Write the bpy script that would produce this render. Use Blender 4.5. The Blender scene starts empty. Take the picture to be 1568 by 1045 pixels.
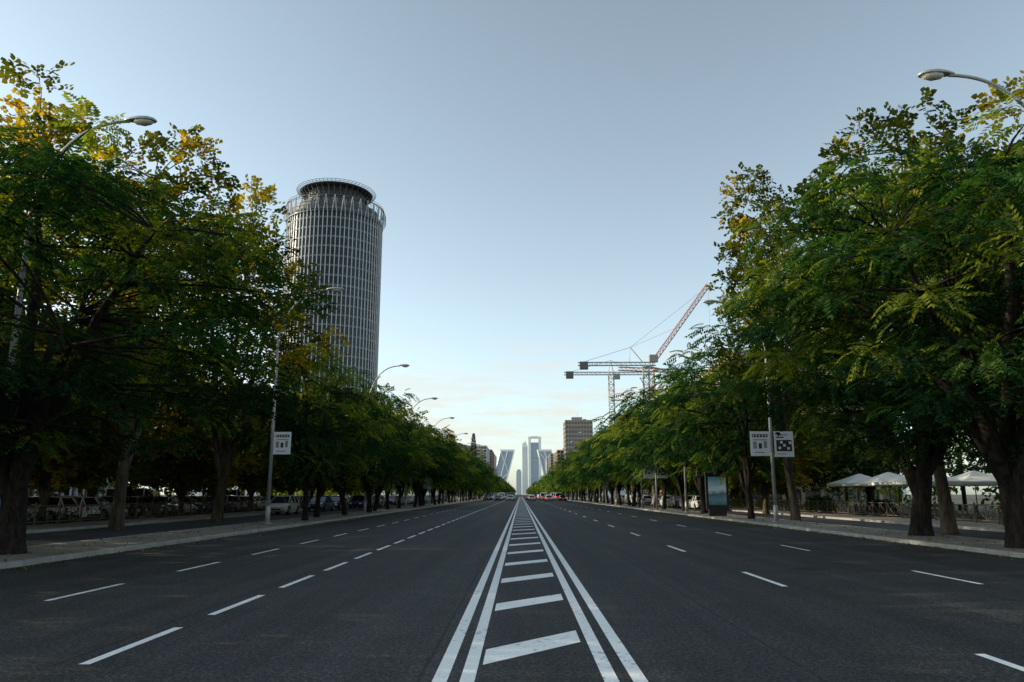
import bpy, math, random
import numpy as np
from mathutils import Vector, Matrix
random.seed(7)
scene=bpy.context.scene
R=math.radians

# ------------------------------------------------------------------ materials
def newmat(name):
    m=bpy.data.materials.new(name); m.use_nodes=True
    nt=m.node_tree; b=nt.nodes['Principled BSDF']
    return m,nt,b
def N(nt,t,**kw):
    n=nt.nodes.new(t)
    for k,v in kw.items(): setattr(n,k,v)
    return n
def noise(nt,scale,detail=4,vec=None,rough=.6):
    n=N(nt,'ShaderNodeTexNoise'); n.inputs['Scale'].default_value=scale
    n.inputs['Detail'].default_value=detail; n.inputs['Roughness'].default_value=rough
    if vec is not None: nt.links.new(vec,n.inputs['Vector'])
    return n.outputs['Fac']
def ramp(nt,fac,stops):
    r=N(nt,'ShaderNodeValToRGB'); e=r.color_ramp.elements
    while len(e)<len(stops): e.new(.5)
    for i,(p,c) in enumerate(stops):
        e[i].position=p; e[i].color=(c,c,c,1) if not hasattr(c,'__len__') else (*c,1)
    nt.links.new(fac,r.inputs['Fac']); return r.outputs['Color']
def mixc(nt,fac,a,b,mode='MIX'):
    m=N(nt,'ShaderNodeMix',data_type='RGBA',blend_type=mode)
    for s,v in ((m.inputs[0],fac),(m.inputs[6],a),(m.inputs[7],b)):
        if hasattr(v,'is_output'): nt.links.new(v,s)
        elif hasattr(v,'__len__'): s.default_value=(*v,1)
        else: s.default_value=v
    return m.outputs[2]
def objvec(nt,scale=(1,1,1)):
    t=N(nt,'ShaderNodeTexCoord'); mp=N(nt,'ShaderNodeMapping'); mp.inputs['Scale'].default_value=scale
    nt.links.new(t.outputs['Object'],mp.inputs['Vector']); return mp.outputs['Vector']
def bump(nt,b,h,strength=.3,dist=.02):
    n=N(nt,'ShaderNodeBump'); n.inputs['Strength'].default_value=strength; n.inputs['Distance'].default_value=dist
    nt.links.new(h,n.inputs['Height']); nt.links.new(n.outputs['Normal'],b.inputs['Normal'])
def simple(name,col,rough=.6,metal=0,var=.25,scale=3,spec=.5,bmp=0):
    m,nt,b=newmat(name)
    v=objvec(nt); f=noise(nt,scale,4,v)
    c=mixc(nt,ramp(nt,f,[(.3,0),(.7,1)]),[x*(1-var) for x in col],[min(1,x*(1+var)) for x in col])
    nt.links.new(c,b.inputs['Base Color'])
    b.inputs['Roughness'].default_value=rough; b.inputs['Metallic'].default_value=metal
    b.inputs['Specular IOR Level'].default_value=spec
    if bmp: bump(nt,b,noise(nt,scale*12,3,v),bmp,.01)
    return m

def mat_asphalt(name,base=.048,patches=True):
    m,nt,b=newmat(name)
    v=objvec(nt)
    fine=noise(nt,22,3,v,.95); med=noise(nt,1.1,5,v)
    streak=noise(nt,1.0,4,objvec(nt,(1.3,.03,1)))
    c=mixc(nt,ramp(nt,streak,[(.38,0),(.62,1)]),[base*.62,base*.65,base*.69],[base*1.15,base*1.17,base*1.2])
    c=mixc(nt,ramp(nt,med,[(.42,.0),(.72,.6)]),c,[base*.55]*3)
    if patches:
        br=N(nt,'ShaderNodeTexBrick')
        mp=N(nt,'ShaderNodeMapping'); t=N(nt,'ShaderNodeTexCoord'); nt.links.new(t.outputs['Object'],mp.inputs[0]); mp.inputs['Rotation'].default_value=(0,0,R(90)); mp.inputs['Location'].default_value=(3,.9,0)
        nt.links.new(mp.outputs[0],br.inputs['Vector'])
        br.inputs['Scale'].default_value=1; br.inputs['Brick Width'].default_value=23; br.inputs['Row Height'].default_value=3.55; br.inputs['Mortar Size'].default_value=.02
        br.inputs['Color1'].default_value=(.84,.84,.84,1); br.inputs['Color2'].default_value=(1.12,1.12,1.12,1); br.inputs['Mortar'].default_value=(.4,.4,.4,1)
        c=mixc(nt,.9,c,br.outputs['Color'],'MULTIPLY')
    c=mixc(nt,.95,c,ramp(nt,fine,[(.32,.15),(.5,.8),(.68,3.8)]),'MULTIPLY')
    vo=N(nt,'ShaderNodeTexVoronoi'); vo.inputs['Scale'].default_value=22; nt.links.new(v,vo.inputs['Vector'])
    sp=ramp(nt,vo.outputs['Distance'],[(.0,1),(.22,0)])
    c=mixc(nt,sp,c,[.20,.20,.195])
    nt.links.new(c,b.inputs['Base Color'])
    b.inputs['Roughness'].default_value=.78
    b.inputs['Specular IOR Level'].default_value=.28
    bump(nt,b,fine,1.0,.015)
    return m
M_asph=mat_asphalt('asphalt_main',.038)
M_asph2=mat_asphalt('asphalt_service',.05,False)
def mat_paint():
    m,nt,b=newmat('road_paint'); v=objvec(nt)
    w=noise(nt,9,8,v,.75); w2=noise(nt,.7,4,v)
    f=N(nt,'ShaderNodeMath',operation='MULTIPLY'); nt.links.new(w,f.inputs[0]); nt.links.new(ramp(nt,w2,[(.2,.75),(.8,1.1)]),f.inputs[1])
    c=mixc(nt,ramp(nt,f.outputs[0],[(.52,0),(.64,.9)]),[.90,.90,.88],[.16,.16,.16])
    c=mixc(nt,.3,c,ramp(nt,noise(nt,40,2,v,.8),[(.3,.6),(.6,1.05)]),'MULTIPLY')
    nt.links.new(c,b.inputs['Base Color']); b.inputs['Roughness'].default_value=.7
    b.inputs['Specular IOR Level'].default_value=.3
    return m
M_paint=mat_paint()
def mat_tiles(name,c1,c2,mort,sx,sy):
    m,nt,b=newmat(name); v=objvec(nt)
    br=N(nt,'ShaderNodeTexBrick'); nt.links.new(v,br.inputs['Vector'])
    br.inputs['Color1'].default_value=(*c1,1); br.inputs['Color2'].default_value=(*c2,1); br.inputs['Mortar'].default_value=(*mort,1)
    br.inputs['Scale'].default_value=1; br.inputs['Brick Width'].default_value=sx; br.inputs['Row Height'].default_value=sy
    br.inputs['Mortar Size'].default_value=.012
    c=mixc(nt,ramp(nt,noise(nt,1.2,6,v),[(.35,.0),(.7,.6)]),br.outputs['Color'],[x*.45 for x in c1])
    c=mixc(nt,.5,c,ramp(nt,noise(nt,40,3,v),[(.3,.6),(.7,1.2)]),'MULTIPLY')
    nt.links.new(c,b.inputs['Base Color']); b.inputs['Roughness'].default_value=.8
    bump(nt,b,br.outputs['Fac'],-.4,.01); return m
M_pave=mat_tiles('pavement_tiles',(.30,.27,.23),(.25,.23,.20),(.1,.1,.09),.4,.4)
M_kerb=mat_tiles('kerb_granite',(.42,.41,.39),(.35,.34,.32),(.12,.12,.11),2.0,1.0)
def mat_ground():
    m,nt,b=newmat('park_ground'); v=objvec(nt)
    c=mixc(nt,ramp(nt,noise(nt,.25,8,v),[(.42,0),(.58,1)]),[.10,.085,.06],[.035,.05,.02])
    c=mixc(nt,.6,c,ramp(nt,noise(nt,14,4,v),[(.3,.5),(.7,1.3)]),'MULTIPLY')
    nt.links.new(c,b.inputs['Base Color']); b.inputs['Roughness'].default_value=.95
    bump(nt,b,noise(nt,20,4,v),.6,.03); return m
M_ground=mat_ground()

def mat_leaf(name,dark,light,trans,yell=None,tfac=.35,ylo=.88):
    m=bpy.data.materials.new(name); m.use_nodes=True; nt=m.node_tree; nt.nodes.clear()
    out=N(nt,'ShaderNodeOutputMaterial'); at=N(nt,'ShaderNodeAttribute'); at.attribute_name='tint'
    st=[(0,dark),(.55,light),(ylo,yell)]  # leaf tones; dark stop paints in shade, yellow stop paints in sunlit highlights
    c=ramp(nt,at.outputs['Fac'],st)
    oi=N(nt,'ShaderNodeObjectInfo')
    hs=N(nt,'ShaderNodeHueSaturation'); nt.links.new(c,hs.inputs['Color'])
    mr=N(nt,'ShaderNodeMapRange'); mr.inputs[3].default_value=.7; mr.inputs[4].default_value=1.35
    nt.links.new(oi.outputs['Random'],mr.inputs[0]); nt.links.new(mr.outputs[0],hs.inputs['Value'])
    mh=N(nt,'ShaderNodeMapRange'); mh.inputs[3].default_value=.525; mh.inputs[4].default_value=.48
    nt.links.new(oi.outputs['Random'],mh.inputs[0]); nt.links.new(mh.outputs[0],hs.inputs['Hue'])
    c=hs.outputs['Color']
    d=N(nt,'ShaderNodeBsdfDiffuse'); nt.links.new(c,d.inputs['Color'])
    t=N(nt,'ShaderNodeBsdfTranslucent'); tc=mixc(nt,1,c,trans,'MULTIPLY'); nt.links.new(tc,t.inputs['Color'])
    mx=N(nt,'ShaderNodeMixShader'); mx.inputs[0].default_value=tfac
    nt.links.new(d.outputs[0],mx.inputs[1]); nt.links.new(t.outputs[0],mx.inputs[2]); nt.links.new(mx.outputs[0],out.inputs[0])
    return m
M_leafG=mat_leaf('leaf_green',(.007,.024,.013),(.028,.070,.023),(2.7,2.6,.7),(.15,.175,.028),.30,.86)
M_leafP=mat_leaf('leaf_plane',(.018,.031,.009),(.058,.072,.015),(2.8,2.3,.6),(.26,.20,.026),.38,.88)
def mat_bark(name,a,bb,sc):
    m,nt,b=newmat(name); v=objvec(nt,(1,1,.25))
    f=noise(nt,sc,5,v,.7)
    nt.links.new(mixc(nt,ramp(nt,f,[(.4,0),(.62,1)]),a,bb),b.inputs['Base Color']); b.inputs['Roughness'].default_value=.95
    b.inputs['Specular IOR Level'].default_value=.15
    bump(nt,b,f,1,.05); return m
M_barkD=mat_bark('bark_dark',(.010,.008,.007),(.032,.026,.021),9)
M_barkP=mat_bark('bark_plane',(.04,.032,.022),(.11,.09,.062),4)

M_pole=simple('galvanised_steel',(.38,.385,.38),.5,.4,.12)
M_dark=simple('dark_metal',(.03,.03,.032),.5,.3,.2)
M_glassbowl=simple('lamp_bowl',(.5,.48,.4),.15,0,.05)
M_white=simple('white_panel',(.88,.89,.89),.5,0,.04,2)
M_black=simple('black_print',(.04,.04,.045),.6)
M_grey=simple('grey_print',(.3,.3,.32),.6)
M_red=simple('red_print',(.5,.04,.03),.5)
M_blue=simple('blue_sign',(.03,.12,.35),.45)
M_rail=simple('railing_paint',(.13,.10,.075),.5,.2,.2)
M_tyre=simple('tyre_rubber',(.02,.02,.02),.85)
M_rim=simple('wheel_rim',(.4,.4,.41),.35,.8,.1)
def mat_glass(name,col,rough=.08):
    m,nt,b=newmat(name); v=objvec(nt)
    nt.links.new(mixc(nt,noise(nt,.35,3,v),[c*.4 for c in col],[c*1.5 for c in col]),b.inputs['Base Color'])
    b.inputs['Roughness'].default_value=rough; b.inputs['Specular IOR Level'].default_value=.8; return m
M_carglass=mat_glass('car_glass',(.015,.018,.02))
M_bglass=mat_glass('building_glass',(.04,.055,.07),.12)
def mat_tail(name,e):
    m,nt,b=newmat(name); b.inputs['Base Color'].default_value=(.28,.015,.01,1); b.inputs['Roughness'].default_value=.25
    if e: b.inputs['Emission Color'].default_value=(1,.06,.03,1); b.inputs['Emission Strength'].default_value=e
    return m
M_tail=mat_tail('tail_light_lit',1.6); M_tail0=mat_tail('tail_light_off',0)
def mat_head():
    m,nt,b=newmat('headlight_lens'); b.inputs['Base Color'].default_value=(.8,.8,.75,1); b.inputs['Roughness'].default_value=.1; return m
M_headl=mat_head()
def mat_carpaint(name,c):
    m,nt,b=newmat(name); v=objvec(nt)
    nt.links.new(mixc(nt,noise(nt,2,3,v),[x*.85 for x in c],c),b.inputs['Base Color'])
    b.inputs['Roughness'].default_value=.32; b.inputs['Coat Weight'].default_value=.7; return m
CARC={k:mat_carpaint('car_paint_'+k,c) for k,c in dict(white=(.75,.75,.74),silver=(.45,.46,.47),grey=(.12,.125,.13),black=(.015,.015,.018),red=(.3,.02,.015),blue=(.03,.06,.16),green=(.04,.12,.06)).items()}

# ------------------------------------------------------------------ mesh builder
class MB:
    def __init__(s): s.v=[]; s.f=[]; s.m=[]
    def quad(s,a,b,c,d,m=0):
        i=len(s.v); s.v+= [tuple(a),tuple(b),tuple(c),tuple(d)]; s.f.append((i,i+1,i+2,i+3)); s.m.append(m)
    def box(s,x0,x1,y0,y1,z0,z1,m=0,mt=None):
        i=len(s.v); 
        P=[(x0,y0,z0),(x1,y0,z0),(x1,y1,z0),(x0,y1,z0),(x0,y0,z1),(x1,y0,z1),(x1,y1,z1),(x0,y1,z1)]
        if mt is not None: P=[tuple(mt@Vector(p)) for p in P]
        s.v+=P
        for f in ((0,3,2,1),(4,5,6,7),(0,1,5,4),(1,2,6,5),(2,3,7,6),(3,0,4,7)):
            s.f.append(tuple(i+k for k in f)); s.m.append(m)
    def tube(s,pts,rad,n=8,m=0,cap=True):
        pts=[Vector(p) for p in pts]
        if not hasattr(rad,'__len__'): rad=[rad]*len(pts)
        base=len(s.v); ref=None
        for k,p in enumerate(pts):
            t=(pts[min(k+1,len(pts)-1)]-pts[max(k-1,0)]).normalized()
            if ref is None: ref=Vector((1,0,0)) if abs(t.x)<.8 else Vector((0,1,0))
            a=(ref-t*ref.dot(t)).normalized(); ref=a; b=t.cross(a)
            for j in range(n):
                th=2*math.pi*j/n; s.v.append(tuple(p+(a*math.cos(th)+b*math.sin(th))*rad[k]))
        for k in range(len(pts)-1):
            for j in range(n):
                j2=(j+1)%n; s.f.append((base+k*n+j,base+k*n+j2,base+(k+1)*n+j2,base+(k+1)*n+j)); s.m.append(m)
        if cap:
            s.f.append(tuple(base+j for j in reversed(range(n)))); s.m.append(m)
            e=base+(len(pts)-1)*n; s.f.append(tuple(e+j for j in range(n))); s.m.append(m)
    def loft(s,rings,m=0,cap=True,closed=True):
        n=len(rings[0]); base=len(s.v)
        for r in rings: s.v+=[tuple(p) for p in r]
        for k in range(len(rings)-1):
            for j in range(n if closed else n-1):
                j2=(j+1)%n; s.f.append((base+k*n+j,base+k*n+j2,base+(k+1)*n+j2,base+(k+1)*n+j)); s.m.append(m)
        if cap:
            s.f.append(tuple(base+j for j in reversed(range(n)))); s.m.append(m)
            e=base+(len(rings)-1)*n; s.f.append(tuple(e+j for j in range(n))); s.m.append(m)
    def build(s,name,mats,parent=None,smooth=False,loc=None,link=True):
        me=bpy.data.meshes.new(name); me.from_pydata(s.v,[],s.f)
        for m in mats: me.materials.append(m)
        me.polygons.foreach_set('material_index',s.m)
        if smooth: me.polygons.foreach_set('use_smooth',[True]*len(s.f))
        me.update()
        return obj(name,me,parent,loc)
def obj(name,me,parent=None,loc=None,rz=0,sc=1):
    o=bpy.data.objects.new(name,me); scene.collection.objects.link(o)
    if parent: o.parent=parent
    if loc: o.location=loc
    o.rotation_euler[2]=rz
    if sc!=1: o.scale=(sc,sc,sc) if not hasattr(sc,'__len__') else sc
    return o
def empty(name,loc=(0,0,0),rz=0):
    o=obj(name,None,None,loc,rz); o.empty_display_size=.3; return o

# ------------------------------------------------------------------ ground, roads
XL,XR=-11.3,12.8
FAR=2500
b=MB(); b.quad((-7000,-200,0),(7000,-200,0),(7000,9000,0),(-7000,9000,0)); b.build('ground',[M_ground])
b=MB(); b.quad((XL,-30,.004),(XR,-30,.004),(XR,FAR,.004),(XL,FAR,.004)); b.build('avenue_road',[M_asph])
b=MB(); b.quad((-20.5,-30,.004),(-14.3,-30,.004),(-14.3,900,.004),(-20.5,900,.004)); b.build('service_road',[M_asph2])
b=MB(); b.quad((15.8,-30,.004),(20.8,-30,.004),(20.8,900,.004),(15.8,900,.004)); b.build('service_road',[M_asph2])
def pavement(x0,x1,y0,y1,name='pavement'):
    e=empty(name)
    k=.18; h=.13
    b=MB(); b.box(x0+k+.003,x1-k-.003,y0,y1,-.05,h-.004); b.build('paving',[M_pave],e)
    b=MB()
    for xa in (x0,x1-k):
        b.loft([[(xa,y,-.05),(xa+k,y,-.05),(xa+k,y,h-.02),(xa+k-.02,y,h),(xa+.02,y,h),(xa,y,h-.02)] for y in (y0,y1)])
    b.build('kerb',[M_kerb],e)
pavement(-14.3,XL,-30,1500); pavement(XR,15.8,-30,1500)
pavement(-23.9,-20.5,-30,700); pavement(20.8,24.5,-30,700)

b=MB(); Z=.008
def strip(x,w,y0,y1): b.quad((x-w/2,y0,Z),(x+w/2,y0,Z),(x+w/2,y1,Z),(x-w/2,y1,Z))
for x in (-.71,-.47,.79,1.04): strip(x,.13,-10,700)
yy=8.15-3.45*3
while yy<450:
    xa,xb=-.365,.655; dl=1.17
    b.quad((xa,yy-.37,Z),(xb,yy-.37+dl,Z),(xb,yy+.37+dl,Z),(xa,yy+.37,Z)); yy+=3.45
def dashes(x,y0,per,ln,w=.11,end=500):
    y=y0-per*4
    while y<end: strip(x,w,y,y+ln); y+=per
dashes(-4.18,7.76,3.08,2.08,.11,520)
dashes(-7.25,7.6,4.6,2.3,.10)
dashes(4.67,14.2,8.45,2.6,.11)
dashes(8.35,14.6,8.45,2.5,.10)
b.build('road_markings',[M_paint])
M_iron=simple('cast_iron',(.045,.042,.04),.55,.5)
def manhole(x,y):
    b=MB(); n=24
    b.loft([[(.33*math.cos(2*math.pi*i/n),.33*math.sin(2*math.pi*i/n),z) for i in range(n)] for z in (0,.006)])
    b.loft([[(.27*math.cos(2*math.pi*i/n),.27*math.sin(2*math.pi*i/n),z) for i in range(n)] for z in (.0065,.009)])
    for i in range(-2,3): b.box(-.2,.2,i*.09-.02,i*.09+.02,.0095,.012)
    b.build('manhole_cover',[M_iron],None,False,(x,y,.005))
manhole(6.3,17.5); manhole(-8.9,27); manhole(2.9,33); manhole(10.2,42)

# ------------------------------------------------------------------ trees
def frond_pinnate():
    V=[];F=[]
    def leaf(bx,by,ang,L,W,z0,z1):
        i=len(V); dx,dy=math.cos(ang),math.sin(ang); px,py=-dy,dx
        V.extend([(bx,by,z0),(bx+dx*L*.45-px*W/2,by+dy*L*.45-py*W/2,z0*.6+z1*.4),(bx+dx*L,by+dy*L,z1),(bx+dx*L*.45+px*W/2,by+dy*L*.45+py*W/2,z0*.6+z1*.4)])
        F.append((i,i+1,i+2,i+3))
    for k in range(6):
        x=.12+.8*k/5; z=-.42*x*x; L=.34*(1-.35*abs(k-2)/3)
        for s in (1,-1): leaf(x,0,s*R(58),L,.135,z,z-.14)
    leaf(.92,0,0,.28,.12,-.36,-.5)
    return np.array(V),np.array(F)
def frond_plane():
    V=[];F=[]; rr=random.Random(3)
    for k in range(7):
        x=.05+.95*k/6; s=(-1)**k; ang=s*R(rr.uniform(25,80)); L=rr.uniform(.24,.36)
        dx,dy=math.cos(ang),math.sin(ang); px,py=-dy,dx; z=-.15*x*x+rr.uniform(-.1,.1); dz=rr.uniform(-.2,.02); tw=rr.uniform(-.12,.12)
        def P(a,c): return (x+dx*a*L+px*c*L,s*.04+dy*a*L+py*c*L,z+dz*a+tw*c)
        for q in (1,-1):
            i=len(V); V.extend([P(0,0),P(.25,.55*q),P(.62,.42*q),P(1,0)]); F.append((i,i+1,i+2,i+3))
    return np.array(V),np.array(F)
FR={'pin':frond_pinnate(),'pla':frond_plane()}

def build_quads(name,V,F,mi,tint,mats):
    me=bpy.data.meshes.new(name)
    n=len(F); me.vertices.add(len(V)); me.vertices.foreach_set('co',V.astype(np.float32).ravel())
    me.loops.add(4*n); me.loops.foreach_set('vertex_index',F.astype(np.int32).ravel())
    me.polygons.add(n); me.polygons.foreach_set('loop_start',np.arange(0,4*n,4,dtype=np.int32))
    me.polygons.foreach_set('loop_total',np.full(n,4,dtype=np.int32))
    me.polygons.foreach_set('material_index',mi.astype(np.int32))
    for m in mats: me.materials.append(m)
    me.update(calc_edges=True)
    a=me.attributes.new('tint','FLOAT','FACE'); a.data.foreach_set('value',tint.astype(np.float32))
    return me
def norm(a): return a/np.maximum(np.linalg.norm(a,axis=-1,keepdims=True),1e-6)

def make_tree(name,H,zb,Rc,ncl,nfr,kind,seed,tr,fs,clr,mats,lob=1.0):
    r=np.random.default_rng(seed)
    mb=MB(); zf=max(zb*.75,1.9)
    lean=r.normal(0,.25,2)
    tp=[Vector((lean[0]*(t**1.5),lean[1]*(t**1.5),zf*t)) for t in np.linspace(0,1,6)]
    mb.tube([(0,0,-.1)]+tp,[tr*1.5,tr*1.25]+[tr*(1-.06*k) for k in range(5)],9,0,False)
    top=tp[-1]
    limbs=[]
    nl=7
    for i in range(nl):
        az=2*math.pi*i/nl+r.uniform(-.4,.4)
        if i==0: end=Vector((r.normal(0,.4),r.normal(0,.4),H*.93)); 
        else:
            rad=Rc*r.uniform(.45,.8); end=Vector((math.cos(az)*rad,math.sin(az)*rad,zb+(H-zb)*r.uniform(.25,.85)))
        mid=top+(end-top)*.4+Vector((0,0,(H-zb)*.16)); mid.x+=r.normal(0,.3); mid.y+=r.normal(0,.3)
        st=tp[r.integers(3,6)] if i else top
        pts=[]
        for t in np.linspace(0,1,9):
            p=st*(1-t)**2+mid*2*t*(1-t)+end*t*t
            if 0<t<1: p=p+Vector(r.normal(0,.10,3))
            pts.append(p)
        rad=[tr*.62*(1-t)**.9+.025 for t in np.linspace(0,1,9)]
        mb.tube(pts,rad,7,0,False); limbs+= [(p,q) for p,q in zip(pts[2:],rad[2:])]
    LP=np.array([tuple(p) for p,_ in limbs])
    cz=zb+(H-zb)*.45; ph=r.uniform(0,6.28,4)
    C=[]
    def samp():
        d=norm(r.normal(0,1,3)); q=r.uniform(.25,1)**.45
        az=math.atan2(d[1],d[0])
        e=1+lob*(.16*math.sin(2*az+ph[0])+.13*math.sin(3*az+ph[1]+2*d[2])+.12*math.sin(5*az+ph[2]-3*d[2]))
        up=(H-cz)*(1+.12*lob*math.sin(3*az+ph[3])); dn=(cz-zb)
        return np.array([d[0]*q*Rc*e,d[1]*q*Rc*e,cz+d[2]*q*(up if d[2]>0 else dn)])
    nc=6 if lob<1.2 else 4
    for i in range(ncl):
        cand=[samp() for _ in range(nc)]
        if C:
            A=np.array(C); best=max(cand,key=lambda c:np.min(np.sum((A-c)**2,1)))
        else: best=cand[0]
        C.append(best)
    C=np.array(C)
    for c in C:
        w=np.sum((LP-c)**2,1)+ (LP[:,2]>c[2]+.5)*4
        k=int(np.argmin(w)); p0=Vector(LP[k]); p1=Vector(c); mid=(p0+p1)/2+Vector((0,0,.25))
        mb.tube([p0,p0*.25+mid*.5+p1*.25,p1],[min(limbs[k][1],.06),.035,.012],4,0,False)
    V=[np.array(mb.v)]; F=[np.array(mb.f)]; nb=len(mb.f)
    TV,TF=FR[kind]; nT=len(TV); nfT=len(TF)
    n=ncl*nfr
    ci=np.repeat(np.arange(ncl),nfr)
    cr=clr*r.uniform(.7,1.25,ncl)
    d=norm(r.normal(0,1,(n,3))); d[:,2]=np.where(d[:,2]<-.3,-d[:,2],d[:,2]); 
    q=r.uniform(0,1,n)**.5
    flat=np.array([1,1,.55]) if kind=='pin' else np.array([1,1,.85])
    pos=C[ci]+d*q[:,None]*cr[ci][:,None]*flat
    out=norm(C*np.array([1,1,0])+1e-6)
    f=norm(d*np.array([1,1,.35])+out[ci]*.35+r.normal(0,.25,(n,3)))
    if kind=='pin': f[:,2]-=.3
    else: f=norm(f+r.normal(0,.5,(n,3)))
    f=norm(f)
    up=np.array([0,0,1.])+r.normal(0,.28 if kind=='pin' else .6,(n,3))+d*.4
    s=norm(np.cross(up,f)); u=np.cross(f,s)
    sc=fs*r.uniform(.7,1.25,n)
    LV=pos[:,None,:]+sc[:,None,None]*(f[:,None,:]*TV[None,:,0:1]+s[:,None,:]*TV[None,:,1:2]+u[:,None,:]*TV[None,:,2:3])
    V.append(LV.reshape(-1,3)); off=len(mb.v)
    LF=(TF[None]+(np.arange(n)*nT)[:,None,None]+off).reshape(-1,4); F.append(LF)
    ct=r.uniform(0,1,ncl)**1.3
    tint=np.clip(ct[ci]*.78+r.uniform(0,.32,n)+ (pos[:,2]-zb)/(H-zb)*.28-.22,0,1)  # random tone plus height, so the painted highlights gather towards crown tops
    tf=np.repeat(tint,nfT)+r.normal(0,.05,n*nfT)
    mi=np.concatenate([np.zeros(nb),np.ones(len(LF))])
    return build_quads(name,np.vstack(V),np.vstack(F),mi,np.concatenate([np.zeros(nb),tf]),mats)

G=[M_barkD,M_leafG]; P=[M_barkP,M_leafP]
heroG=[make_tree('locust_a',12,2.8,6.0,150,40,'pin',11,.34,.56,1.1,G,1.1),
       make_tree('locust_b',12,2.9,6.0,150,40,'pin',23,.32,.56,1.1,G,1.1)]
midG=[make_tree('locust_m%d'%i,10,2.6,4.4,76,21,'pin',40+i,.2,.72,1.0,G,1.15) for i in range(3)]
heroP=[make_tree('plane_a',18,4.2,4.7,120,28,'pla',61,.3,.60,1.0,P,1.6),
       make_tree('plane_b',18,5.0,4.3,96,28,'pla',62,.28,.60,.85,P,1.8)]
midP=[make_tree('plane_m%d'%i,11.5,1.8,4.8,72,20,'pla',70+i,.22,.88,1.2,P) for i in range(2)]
def tree(me,name,x,y,H,H0,rw=1,rz=None):
    s=H/H0; obj(name,me,None,(x,y,0.1),random.uniform(0,6.28) if rz is None else rz,(s*rw,s*rw,s))
L='locust_tree'; PT='plane_tree'
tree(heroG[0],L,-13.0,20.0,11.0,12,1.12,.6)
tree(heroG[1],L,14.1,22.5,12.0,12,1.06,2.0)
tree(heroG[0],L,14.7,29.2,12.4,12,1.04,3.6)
tree(heroG[1],L,-13.4,9.5,8.5,12,.85,1.2)
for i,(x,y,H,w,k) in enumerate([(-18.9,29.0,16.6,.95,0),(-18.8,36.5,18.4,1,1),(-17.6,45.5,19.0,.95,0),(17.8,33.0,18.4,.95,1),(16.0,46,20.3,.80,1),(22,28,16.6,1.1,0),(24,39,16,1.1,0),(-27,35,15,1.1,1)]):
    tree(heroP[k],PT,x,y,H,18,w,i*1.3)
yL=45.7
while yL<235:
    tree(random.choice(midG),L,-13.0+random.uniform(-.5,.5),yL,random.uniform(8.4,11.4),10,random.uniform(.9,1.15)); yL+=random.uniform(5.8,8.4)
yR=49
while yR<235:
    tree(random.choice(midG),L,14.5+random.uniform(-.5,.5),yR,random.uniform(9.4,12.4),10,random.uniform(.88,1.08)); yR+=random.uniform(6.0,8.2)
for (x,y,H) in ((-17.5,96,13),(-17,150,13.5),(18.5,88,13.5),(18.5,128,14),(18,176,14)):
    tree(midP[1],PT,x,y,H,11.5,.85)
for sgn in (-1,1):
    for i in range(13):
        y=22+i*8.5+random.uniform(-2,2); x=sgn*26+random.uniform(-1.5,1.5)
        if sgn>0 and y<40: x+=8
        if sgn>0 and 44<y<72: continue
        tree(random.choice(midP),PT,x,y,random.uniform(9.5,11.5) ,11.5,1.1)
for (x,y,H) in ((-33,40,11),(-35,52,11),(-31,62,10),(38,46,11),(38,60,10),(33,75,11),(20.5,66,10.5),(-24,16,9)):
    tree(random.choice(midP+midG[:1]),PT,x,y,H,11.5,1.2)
def distant(name,xs,y0,y1,step,H,seed,mat,big=1.0,low=0.6):
    r=np.random.default_rng(seed); V=[];tint=[]
    mbt=MB()
    for x in xs:
        y=y0
        while y<y1:
            X=x+r.uniform(-1,1); h=H*r.uniform(.75,1.2); zc=h*low
            mbt.box(X-.15,X+.15,y-.15,y+.15,0,h*.45)
            n=int((1000 if y<240 else 650 if y<500 else 320))
            cc=norm(r.normal(0,1,(22,3)))*r.uniform(.4,1,(22,1))*np.array([3.6*big,3.6*big,h*(1-low)*.95])+np.array([X,y,zc])
            ci=r.integers(0,22,n); p=cc[ci]+r.normal(0,.62,(n,3))
            a=norm(r.normal(0,1,(n,3))+np.array([0,0,-.3])); u=norm(r.normal(0,.5,(n,3))+np.array([0,0,1.])); s=norm(np.cross(u,a)); L_=r.uniform(.5,.95,(n,1))*(.8 if y<240 else 1 if y<500 else 1.5)
            V.append(np.stack([p,p+a*L_*.5-s*L_*.25,p+a*L_,p+a*L_*.5+s*L_*.25],1).reshape(-1,3))
            ct=r.uniform(0,1,22); tint.append(np.clip(ct[ci]*.7+r.uniform(0,.3,n)+r.uniform(-.15,.1),0,1))
            y+=step*r.uniform(.8,1.2)*(1 if y<500 else 1.3)
    V=np.vstack(V); nl=len(V)//4; tv=np.array(mbt.v); tfc=np.array(mbt.f)
    F=np.vstack([np.arange(nl*4).reshape(-1,4),tfc+nl*4])
    me=build_quads(name,np.vstack([V,tv]),F,np.concatenate([np.ones(nl),np.zeros(len(tfc))]),np.concatenate(tint+[np.zeros(len(tfc))]),[M_barkD,mat])
    obj(name,me)
distant('background_trees',[-44],14,230,7,11,15,M_leafG,1.6,.50)
distant('background_trees',[45],30,230,7,11,16,M_leafG,1.6,.50)
distant('background_trees',[-30,30],135,230,8,10.5,17,M_leafG,1.3,.55)
distant('distant_trees',[-13,-23],238,1500,8,11,5,M_leafG)
distant('distant_trees',[14.5,25],238,1500,8,11.5,6,M_leafG)
distant('distant_autumn_trees',[-17,18.5],380,1700,14,13,9,M_leafP)
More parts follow.
